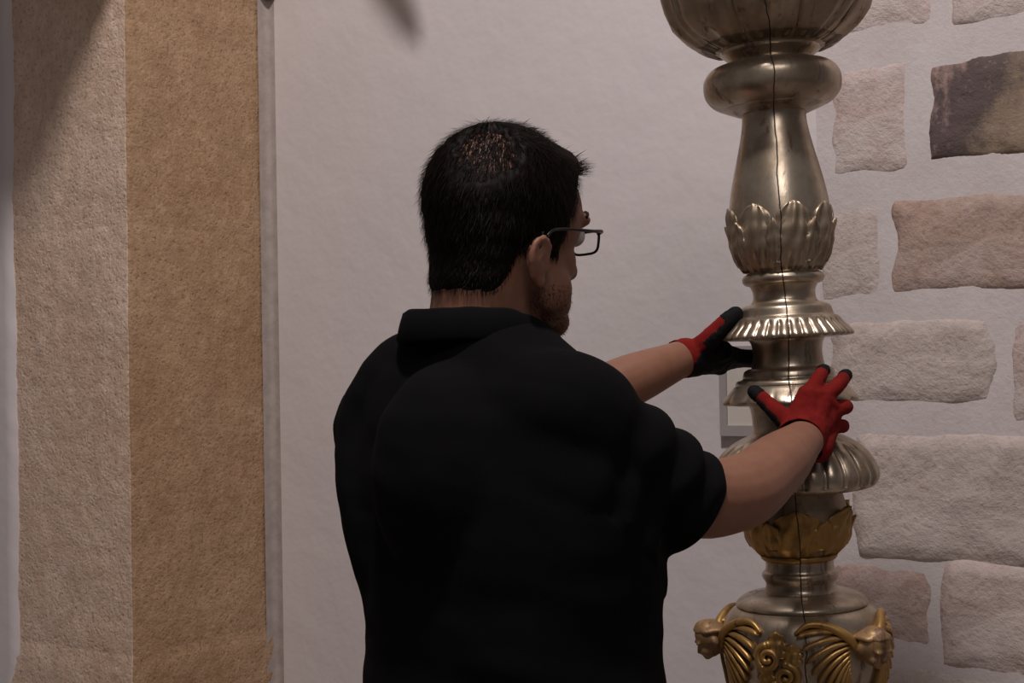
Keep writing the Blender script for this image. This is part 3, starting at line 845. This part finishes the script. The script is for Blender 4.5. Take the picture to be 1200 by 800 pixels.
# neck and head
nb = Vector((-0.042, 1.624, 1.47))
b.chain([nb, (nb + H(-0.03, 0, -0.06)) / 2, H(-0.028, 0, -0.04)], [0.066, 0.059, 0.060])
b.chain([nb + Fv * 0.02, H(0.0, 0, -0.075)], [0.055, 0.05])
b.ell(H(-0.012, 0, 0.034), (0.094, 0.076, 0.085), HR, 32, 20)
b.ell(H(-0.042, 0, -0.028), (0.046, 0.060, 0.055), HR); b.ell(H(-0.030, 0, 0.0), (0.067, 0.070, 0.060), HR)
b.ell(H(0.038, 0, 0.022), (0.056, 0.066, 0.072), HR)
b.ell(H(0.034, 0, -0.040), (0.050, 0.058, 0.056), HR)
b.ell(H(0.036, 0, -0.078), (0.052, 0.056, 0.040), HR)
b.ell(H(0.070, 0, -0.100), (0.026, 0.030, 0.022), HR)
for s in (-1, 1):
    b.ell(H(0.050, 0.034 * s, -0.034), (0.025, 0.022, 0.028), HR)
    b.ell(H(0.078, 0.028 * s, 0.020), (0.018, 0.028, 0.010), HR)
    b.ell(H(0.090, 0.010 * s, -0.040), (0.012, 0.009, 0.008), HR)
    b.ell(H(0.030, 0.050 * s, -0.068), (0.030, 0.014, 0.030), HR)
    # ear
    rim = [H(-0.0140, 0.074 * s, -0.0670), H(-0.0280, 0.080 * s, -0.0636), H(-0.0380, 0.087 * s, -0.0450), H(-0.0370, 0.090 * s, -0.0280), H(-0.0240, 0.089 * s, -0.0194), H(-0.0110, 0.084 * s, -0.0246), H(-0.0060, 0.078 * s, -0.0364)]
    b.chain(rim, [0.0055, 0.006, 0.0048, 0.0045, 0.0045, 0.0045, 0.004], n=10)
    b.ell(H(-0.0220, 0.079 * s, -0.0415), (0.016, 0.0055, 0.024), HR @ Matrix.Rotation(0.25 * s, 3, 'Z'))
    b.ell(H(-0.0170, 0.078 * s, -0.0653), (0.009, 0.006, 0.011), HR)
    b.chain([H(-0.0240, 0.086 * s, -0.0551), H(-0.0270, 0.088 * s, -0.0415), H(-0.0200, 0.087 * s, -0.0296)], [0.003, 0.0038, 0.003], n=8)
b.chain([H(0.084, 0, 0.012), H(0.093, 0, -0.014), H(0.102, 0, -0.036)], [0.009, 0.010, 0.0125])
b.ell(H(0.083, 0, -0.064), (0.010, 0.024, 0.0055), HR); b.ell(H(0.081, 0, -0.074), (0.011, 0.021, 0.0065), HR)
body_me = b.fuse(0.0036, 5)
body = mkm('body', body_me, M_SKIN, man); body['label'] = 'skin of the face, neck and bare forearms'
for s in (-1, 1):
    p = Prims(); p.ell(H(0.079, 0.031 * s, 0.002), 0.0135); e = mk('eye', p.v, p.f, M_EYE, man)
    p = Prims(); p.ell(H(0.0895, 0.031 * s, 0.002), (0.004, 0.006, 0.006), HR); mk('iris', p.v, p.f, M_IRIS, e, world=False)
    e.children[0].matrix_parent_inverse = Matrix.Identity(4)
    p = Prims(); p.chain([H(0.097, 0.012 * s, 0.024), H(0.092, 0.035 * s, 0.029), H(0.076, 0.054 * s, 0.022)], [0.0035, 0.0045, 0.002], n=8); mk('eyebrow', p.v, p.f, M_HAIR, man)

# hair ------------------------------------------------
HL = [(-0.12, -0.080), (-0.06, -0.082), (-0.050, -0.076), (-0.042, -0.058), (-0.034, -0.030), (-0.004, -0.028), (0.002, -0.030), (0.005, -0.038), (0.030, -0.034), (0.034, -0.004), (0.046, 0.030), (0.066, 0.062), (0.085, 0.078), (0.10, 0.085)]
def hair_mask(p):
    """signed distance-like mask in head space, >0 where hair grows"""
    if p.z > 0.16 or p.z < -0.12 or p.length > 0.18: return -1
    if abs(p.y) > 0.083 and -0.044 < p.x < 0.002 and p.z < -0.016: return -1
    return p.z - interp(HL, p.x) + 0.004 * noise.noise(p * 90)
def bald(p):
    return max(0.0, 1 - (Vector(((p.x + 0.072) / 0.050, (p.y + 0.040) / 0.046, (p.z - 0.074) / 0.05))).length + 0.22 * noise.noise(p * 70) + 0.15 * noise.noise(p * 160))
rng = random.Random(3)
co = np.empty(len(body_me.vertices) * 3); body_me.vertices.foreach_get('co', co); co = co.reshape(-1, 3)
near = np.where(((co - np.array(HC)) ** 2).sum(1) < 0.19 ** 2)[0]
loc = {}
for i in near: loc[int(i)] = HMi @ Vector(co[i])
HRi = HR.inverted()
cv = {}; V = []; F = []; hair_faces = []; beard_faces = []
for pol in body_me.polygons:
    ids = list(pol.vertices)
    if not all(i in loc for i in ids): continue
    c = sum((loc[i] for i in ids), Vector()) / len(ids)
    nl = HRi @ pol.normal
    mk_ = hair_mask(c)
    if mk_ > 0: hair_faces.append((c, nl, pol.area, mk_))
    # beard: lower jaw, chin and upper lip
    if c.z < -0.062 - max(0, 0.02 - c.x) * 0.6 + 0.0 and c.x > -0.004 and c.z > -0.128 and nl.z > -0.98 and not (c.x > 0.085 and -0.080 < c.z < -0.058 and abs(c.y) < 0.02):
        beard_faces.append((c, nl, pol.area))
    if mk_ > -0.003 and bald(c) < 0.5:
        for i in ids:
            if i not in cv:
                q = loc[i]; nv = HRi @ body_me.vertices[i].normal
                mm = hair_mask(q); th_ = -0.001 + 0.0062 * sstep(-0.003, 0.018, mm)
                th_ = th_ * (1 - sstep(0.0, 0.42, bald(q))) - 0.0016 * sstep(0.30, 0.5, bald(q))
                th_ += 0.020 * sstep(0.02, 0.075, q.x) * sstep(0.055, 0.085, q.z) + 0.0018 * noise.noise(q * 130) * sstep(0, 0.01, mm)
                cv[i] = len(V); V.append(HM @ (q + nv * th_))
        F.append([cv[i] for i in ids])
hair = mk('hair', V, F, M_HAIR, man); hair['label'] = 'short dark hair thinning at the crown'
def strands(faces, n, length, wid, flow, base_fn, dens=None):
    V = []; F = []
    wts = np.cumsum([a[2] * (dens(a) if dens else 1) for a in faces]); tot = wts[-1]
    for _ in range(n):
        k = int(np.searchsorted(wts, rng.random() * tot)); c, nl = faces[k][0], faces[k][1]
        p = c + Vector((rng.uniform(-1, 1), rng.uniform(-1, 1), rng.uniform(-1, 1))) * 0.0018
        d = flow(p, nl); Ls = length * rng.uniform(0.6, 1.2) * (0.45 if p.z < -0.03 else 1) * (0.7 if bald(p) > 0.3 else 1)
        d = (d + Vector((rng.gauss(0, .18), rng.gauss(0, .18), rng.gauss(0, .18)))).normalized()
        p = p + nl * base_fn(p)
        s = d.cross(nl)
        if s.length < 1e-3: continue
        s = s.normalized() * wid
        p1 = p + d * Ls * 0.55 + nl * Ls * 0.04; p2 = p + d * Ls - nl * Ls * 0.03
        n0 = len(V); V += [HM @ q for q in (p - s, p + s, p1 + s * .8, p1 - s * .8, p2)]
        F += [(n0, n0 + 1, n0 + 2, n0 + 3), (n0 + 3, n0 + 2, n0 + 4)]
    return V, F
def flow(p, nl):
    # from the crown: back and sides fall down, top combed forward
    top = sstep(0.07, 0.105, p.z) * sstep(-0.07, 0.0, p.x)
    d = Vector((-0.25, 0, -1)) * (1 - top) + Vector((1.0, -0.15, 0.15)) * top
    d = d - nl * d.dot(nl)
    return d.normalized() + nl * (0.16 + 0.6 * sstep(0.06, 0.1, p.x) * top)
def basefn(p): return 0.006 * sstep(0.0, 0.018, hair_mask(p)) * (1 - sstep(0, 0.25, bald(p))) + 0.003 * sstep(0.05, 0.09, p.x)
V, F = strands(hair_faces, 14000, 0.017, 0.00035, flow, basefn, lambda a: 1 + 1.9 * sstep(0.1, 0.5, bald(a[0])))
hs = mk('hair_strands', V, F, M_HAIR, hair, smooth=False, world=False); hs['kind'] = 'stuff'; hs.matrix_parent_inverse = Matrix.Identity(4)
fr = [a for a in hair_faces if a[0].x > 0.055 and a[0].z > 0.07]
V, F = strands(fr, 900, 0.030, 0.0004, lambda p, nl: (Vector((0.9, -0.25 if p.y < 0 else 0.1, 0.10)) + nl * 0.3).normalized(), lambda p: 0.006)
hq = mk('fringe', V, F, M_HAIR, hair, smooth=False, world=False); hq['kind'] = 'stuff'; hq.matrix_parent_inverse = Matrix.Identity(4)
V, F = strands(beard_faces, 11000, 0.0045, 0.0002, lambda p, nl: (Vector((0.2, 0, -1)) + nl * 0.5).normalized(), lambda p: -0.0005)
bd = mk('beard', V, F, M_HAIR, man, smooth=False); bd['kind'] = 'stuff'; bd['label'] = 'short dark beard along the jaw'

# polo shirt ------------------------------------------
shS = P(668, 487, 1.52); hemR = P(806, 590, 1.62); dR = (hemR - shS).normalized()
hemL = shL.lerp(elL, 0.82); dL = (elL - shL).normalized()
s = Prims()
s.loft([ring(x, y, z, a, d) for z, x, y, a, d in TORSO])
s.chain([P(620, 480, 1.55), shS, P(738, 541, 1.565), hemR + dR * 0.03], [0.066, 0.069, 0.064, 0.057])
s.chain([P(700, 565, 1.54), P(768, 610, 1.60)], [0.052, 0.038])      # slack cloth below the sleeve
s.chain([shL + Rv * 0.06, shL + Vector((0, 0, -0.014)), shL.lerp(hemL, .5), hemL + dL * 0.03], [0.07, 0.070, 0.068, 0.060])
s.chain([P(520, 425, 1.66), P(478, 452, 1.70), P(460, 500, 1.72), P(462, 560, 1.70), P(470, 620, 1.67), P(488, 690, 1.65)], [0.046, 0.061, 0.069, 0.071, 0.067, 0.062])
s.chain([P(610, 440, 1.60), P(668, 478, 1.53)], [0.035, 0.052])
s.ell(Vector((-0.06, 1.56, 1.33)), (0.10, 0.09, 0.13))      # shoulder blade bulge
sm = s.fuse(0.006, 10)
bm = bmesh.new(); bm.from_mesh(sm)
for v in bm.verts:
    p = v.co
    d = 0.0035 * noise.noise(Vector((p.x * 7, p.y * 7, p.z * 16))) + 0.002 * noise.noise(Vector((p.x * 18 + p.z * 20, p.y * 18, p.z * 30)))
    # drag folds running from the sleeve across the back and around the waist
    d += 0.004 * math.sin(p.z * 62 + p.x * 22 + 2 * noise.noise(p * 6)) * sstep(1.22, 1.02, p.z)
    t_ = (p - shS).dot(dR)
    if 0.0 < t_ < 0.25 and (p - shS - dR * t_).length < 0.11:
        d += 0.0045 * math.sin(t_ * 105 + 3 * noise.noise(p * 9)) * sstep(0, 0.06, t_) * sstep(0.25, 0.17, t_)
    v.co = p + v.normal * d
for hem, dd in ((hemR, dR), (hemL, dL)):
    fs = []
    for f in bm.faces:
        q = f.calc_center_median() - hem; al = q.dot(dd)
        if -0.03 < al < 0.13 and (q - dd * al).length < 0.074: fs.append(f)
    es = {e for f in fs for e in f.edges}; vv = {v for f in fs for v in f.verts}
    bmesh.ops.bisect_plane(bm, geom=list(vv) + list(es) + fs, plane_co=hem, plane_no=dd, clear_outer=True)
bm.to_mesh(sm); bm.free()
shirt = mkm('polo_shirt', sm, M_SHIRT, man); shirt['label'] = 'black short-sleeved polo shirt'
md = shirt.modifiers.new('thick', 'SOLIDIFY'); md.thickness = 0.003; md.offset = -1
# collar
nc = Vector((-0.042, 1.624, 1.512)); V = []; F = []; N = 64
cs = [(0.060, -0.040), (0.066, -0.018), (0.073, 0.000), (0.078, 0.004), (0.083, 0.001), (0.087, -0.012), (0.091, -0.030), (0.089, -0.034), (0.080, -0.030)]
for k in range(N):
    t_ = 2 * PI * k / N; dirv = Rv * math.cos(t_) * 0.98 + Fv * math.sin(t_) * 1.02
    fwd = math.sin(t_)
    for (r, z) in cs:
        zz = z - 0.020 * sstep(-0.6, 1.0, fwd) + 0.0015 * noise.noise(Vector((k * .3, r * 60, 0)))
        V.append(nc + dirv * (r + 0.006 * max(0, fwd)) + Vector((0, 0, zz)))
n = len(cs)
for k in range(N):
    k2 = (k + 1) % N
    for i in range(n): F.append((k * n + i, k * n + (i + 1) % n, k2 * n + (i + 1) % n, k2 * n + i))
cl = mk('collar', V, F, M_SHIRT, shirt, world=False); cl.matrix_parent_inverse = Matrix.Identity(4)
# trousers, belt, shoes (below the frame)
s = Prims()
s.loft([ring(0, 1.63, z, a, d) for z, a, d in ((0.80, 0.172, 0.135), (0.88, 0.182, 0.142), (0.95, 0.184, 0.146), (0.99, 0.182, 0.145))])
for sg, h in zip((-1, 1), hip):
    kn = h + Fv * 0.02 + Rv * sg * 0.015; kn.z = 0.48
    an = h - Fv * 0.01 + Rv * sg * 0.03; an.z = 0.10
    s.chain([h, (h + kn) / 2, kn, (kn + an) / 2, an], [0.098, 0.088, 0.072, 0.066, 0.060])
mkm('trousers', s.fuse(0.008, 6), M_TROUSER, man)
for sg, h in zip((-1, 1), hip):
    an = h - Fv * 0.01 + Rv * sg * 0.03; an.z = 0.0
    s = Prims()
    s.chain([an - Fv * 0.05 + Vector((0, 0, 0.05)), an + Fv * 0.05 + Vector((0, 0, 0.05)), an + Fv * 0.15 + Vector((0, 0, 0.042)), an + Fv * 0.19 + Vector((0, 0, 0.036))], [0.042, 0.046, 0.044, 0.032])
    s.chain([an + Vector((0, 0, 0.05)), an + Vector((0, 0, 0.1))], [0.043, 0.04])
    me = s.fuse(0.006, 4)
    for v in me.vertices: v.co.z = max(0.012, v.co.z)
    so = mkm('shoe', me, M_SHOE, man)
    V = []; 
    for zz in (0.0, 0.014):
        for k in range(32):
            t_ = 2 * PI * k / 32
            V.append(an + Fv * (0.07 + 0.155 * math.cos(t_)) + Rv * 0.047 * math.sin(t_) * (1 + 0.12 * math.cos(t_)) + Vector((0, 0, zz)))
    F = [tuple(range(32)), tuple(range(32, 64))] + [(k, (k + 1) % 32, 32 + (k + 1) % 32, 32 + k) for k in range(32)]
    sl = mk('sole', V, F, M_SHOE, so, smooth=False, world=False); sl.matrix_parent_inverse = Matrix.Identity(4)

# gloves ------------------------------------------------
def glove(fingers, palm_chains, cuff, coat_fn, label, cut_c, cut_n):
    p = Prims()
    for pts, rads in fingers + palm_chains: p.chain(pts, rads, n=14)
    me = p.fuse(0.0022, 4)
    bm = bmesh.new(); bm.from_mesh(me)
    # open the cuff
    fs = [f for f in bm.faces if (f.calc_center_median() - cut_c).length < 0.05]
    es = {e for f in fs for e in f.edges}; vv = {v for f in fs for v in f.verts}
    bmesh.ops.bisect_plane(bm, geom=list(vv) + list(es) + fs, plane_co=cut_c, plane_no=cut_n, clear_outer=True)
    for v in bm.verts: v.co += v.normal * 0.0006 * noise.noise(v.co * 160)
    bm.normal_update()
    bm.faces.ensure_lookup_table()
    coat = [f for f in bm.faces if coat_fn(f.calc_center_median(), f.normal)]
    cs = set(coat)
    # coating: separate shell standing 0.6 mm proud
    idx = {}; V = []; F = []
    for f in coat:
        for v in f.verts:
            if v not in idx: 
                inner = all(x in cs for x in v.link_faces)
                idx[v] = len(V); V.append(v.co + v.normal * (0.0009 if inner else 0.0001))
        F.append([idx[v] for v in f.verts])
    bm.to_mesh(me); bm.free()
    g = mkm('glove', me, M_RED, man); g['label'] = label
    md = g.modifiers.new('thick', 'SOLIDIFY'); md.thickness = 0.0012; md.offset = -1
    if F:
        c = mk('palm_coating', V, F, M_RUBBER, g, world=False); c.matrix_parent_inverse = Matrix.Identity(4); c['label'] = 'black rubber coating on palm and fingers'
    # knitted cuff band
    return g
# right hand: back towards the camera, fingers round the stem
R_ = lambda *a: P(*a)
wr = P(947, 511, 1.868)
mcp = [P(946, 463, 1.880), P(964, 467, 1.884), P(974, 482, 1.893), P(973, 500, 1.900)]
fR = [([mcp[0], P(957, 447, 1.893), P(965, 434, 1.916)], [0.0115, 0.0105, 0.009]),
      ([mcp[1], P(980, 453, 1.895), P(991, 440, 1.922)], [0.0115, 0.0105, 0.009]),
      ([mcp[2], P(989, 477, 1.905), P(990, 476, 1.935), P(972, 472, 1.955)], [0.0115, 0.0105, 0.0095, 0.0085]),
      ([mcp[3], P(986, 499, 1.912), P(986, 499, 1.936), P(972, 496, 1.955)], [0.0105, 0.0098, 0.009, 0.008]),
      ([P(928, 500, 1.872), P(912, 484, 1.880), P(897, 470, 1.892), P(884, 459, 1.902)], [0.0155, 0.0125, 0.0105, 0.009])]
pc = [([wr, mcp[0]], [0.022, 0.0145]), ([wr, mcp[1]], [0.024, 0.0145]), ([wr, mcp[2]], [0.024, 0.014]), ([wr, mcp[3]], [0.023, 0.013]),
      ([P(940, 512, 1.868), P(928, 500, 1.872)], [0.021, 0.0165]), ([P(928, 498, 1.873), mcp[0]], [0.0145, 0.0135]),
      ([P(958, 524, 1.872), mcp[3]], [0.021, 0.013]), ([P(935, 520, 1.852), P(945, 505, 1.868)], [0.033, 0.029]), ([mcp[0], mcp[1], mcp[2], mcp[3]], [0.0135] * 4)]
armdir = (wrR - faR).normalized()
def coatR(c, n):
    w_ = n.y
    for tipp in (fR[0][0][-1], fR[1][0][-1]):
        if (c - tipp).length < 0.0125 and n.y > -0.75 and (c - tipp).z > -0.004: return True
    tt = fR[4][0]
    if (c - tt[-1]).length < 0.0145: return True
    dth = (tt[-1] - tt[0]).normalized(); lowd = Vector((-0.62, 0, -0.78))
    if (c - tt[1]).length < 0.034 and n.dot(lowd) > 0.45: return True
    return n.y > 0.35
gr = glove(fR, pc, None, coatR, 'red knitted glove on the hand with its back turned to the room', P(938, 514, 1.856), -(armdir * 0.8 + Vector((0.1, 0.55, 0.3))).normalized())
# left hand: palm turned to the camera, thumb up on the flange, fingers behind the stem
wl_ = P(803, 419, 2.004)
kn = [P(846, 411, 2.024), P(846, 416, 2.042), P(845, 422, 2.056), P(843, 428, 2.068)]
tp = [(902, 419), (908, 420), (905, 423), (896, 427)]
fL = []
for i, (k_, (tx, ty)) in enumerate(zip(kn, tp)):
    yk = k_.y
    m1 = P(868 + (1 if i in (1, 2) else -2), 417 + i * 2, yk + 0.032); m2 = P(888, 418 + i * 2, yk + 0.046); e_ = P(tx, ty, yk + 0.050)
    r0 = (0.0110, 0.0112, 0.0108, 0.0095)[i]
    fL.append(([k_, m1, m2, e_], [r0 + 0.001, r0, r0 - 0.0005, r0 - 0.002]))
fL.append(([P(815, 412, 2.002), P(832, 396, 1.990), P(849, 379, 1.984), P(862, 368, 1.982)], [0.017, 0.0145, 0.0125, 0.0105]))
pcL = [([wl_, kn[0]], [0.0255, 0.015]), ([wl_, kn[1]], [0.026, 0.016]), ([wl_, kn[2]], [0.026, 0.0155]), ([wl_, kn[3]], [0.024, 0.0135]),
       ([kn[0], kn[1], kn[2], kn[3]], [0.014] * 4), ([P(815, 413, 2.004), P(836, 404, 2.012), kn[0]], [0.018, 0.015, 0.012]),
       ([P(785, 424, 1.995), wl_], [0.029, 0.0285]), ([P(812, 424, 2.006), P(838, 424, 2.04)], [0.021, 0.014])]
adL = (wrL - faL).normalized()
def coatL(c, n):
    u = 600 + FPX * (c - CAM).dot(Rt) / (c - CAM).dot(fw); v_ = 400 - FPX * (c - CAM).dot(Up) / (c - CAM).dot(fw)
    s_ = (c - wl_).dot(Vector((0.85, 0.2, -0.1)))
    dth = c - fL[4][0][2]
    if (c - fL[4][0][3]).length < 0.022: return True
    a_, b_ = fL[4][0][1], fL[4][0][3]
    tq = max(0.0, min(1.0, (c - a_).dot(b_ - a_) / (b_ - a_).length_squared))
    if (c - a_.lerp(b_, tq)).length < 0.0165: return n.dot(Vector((-0.62, -0.15, 0.77))) < 0.42 - 0.25 * tq
    if s_ < 0.004 + 0.55 * max(0, c.z - wl_.z + 0.008): return False
    return n.dot(Vector((0.55, -0.70, -0.45))) > (-0.45 if (c - fL[4][0][2]).length < 0.03 else -0.2)
gl = glove(fL, pcL, None, coatL, 'red knitted glove showing its black coated palm', P(797, 421, 2.0), -adL)

# glasses (worn, own thing) ---------------------------------
gs = empty('eyeglasses', H(0.1, 0, 0)); tag(gs, 'dark-framed rectangular eyeglasses worn by the man', 'eyeglasses')
def rim_pts(s):
    out = []
    for k in range(28):
        t_ = 2 * PI * k / 28; c, sn = math.cos(t_), math.sin(t_)
        c = math.copysign(abs(c) ** 0.5, c); sn = math.copysign(abs(sn) ** 0.5, sn)
        y = 0.034 + 0.025 * c * (1 + 0.06 * sn); z = -0.005 + 0.0132 * sn
        x = 0.098 - 2.2 * (y - 0.01) ** 2 - 0.05 * z * 0.5
        out.append((x, s * y, z))
    return out
def tube_loop(pts, r, closed=True, n=8):
    V = []; F = []; N = len(pts); pts = [Vector(p) for p in pts]
    for i, p in enumerate(pts):
        a = pts[(i - 1) % N] if closed or i else p; bb = pts[(i + 1) % N] if closed or i < N - 1 else p
        d = (bb - a).normalized(); u = d.cross(Vector((1, 0, 0.01))).normalized(); q = d.cross(u)
        for k in range(n):
            an = 2 * PI * k / n; V.append(p + (u * math.cos(an) + q * math.sin(an)) * r)
    for i in range(N if closed else N - 1):
        i2 = (i + 1) % N
        for k in range(n): F.append((i * n + k, i * n + (k + 1) % n, i2 * n + (k + 1) % n, i2 * n + k))
    if not closed: F += [tuple(range(n)), tuple((N - 1) * n + k for k in range(n))]
    return V, F
for s in (-1, 1):
    rp = rim_pts(s); V, F = tube_loop(rp, 0.0016)
    mk('rim', [HM @ v for v in V], F, M_FRAME, gs)
    c = sum((Vector(p) for p in rp), Vector()) / len(rp); V = [c + Vector((-.0006, 0, 0))] + [Vector(p) - Vector((.0006, 0, 0)) for p in rp]
    n = len(rp); V += [v + Vector((0.0012, 0, 0)) for v in V]
    F = [(0, 1 + k, 1 + (k + 1) % n) for k in range(n)] + [(n + 1, n + 2 + (k + 1) % n, n + 2 + k) for k in range(n)] + [(1 + k, 1 + (k + 1) % n, n + 2 + (k + 1) % n, n + 2 + k) for k in range(n)]
    mk('lens', [HM @ v for v in V], F, M_LENS, gs, smooth=False)
    p = Prims(); p.chain([H(0.092, s * 0.059, 0.004), H(0.086, s * 0.070, 0.005), H(0.06, s * 0.080, 0.001), H(0.01, s * 0.084, -0.004), H(-0.014, s * 0.088, -0.012), H(-0.034, s * 0.086, -0.04)], [0.0022, 0.0022, 0.0019, 0.0018, 0.0017, 0.0017], n=8, sub=4)
    mk('temple', p.v, p.f, M_FRAME, gs)
p = Prims(); p.chain([H(0.0985, -0.0095, -0.002), H(0.101, 0, 0.001), H(0.0985, 0.0095, -0.002)], [0.0016] * 3, n=8); mk('bridge', p.v, p.f, M_FRAME, gs)
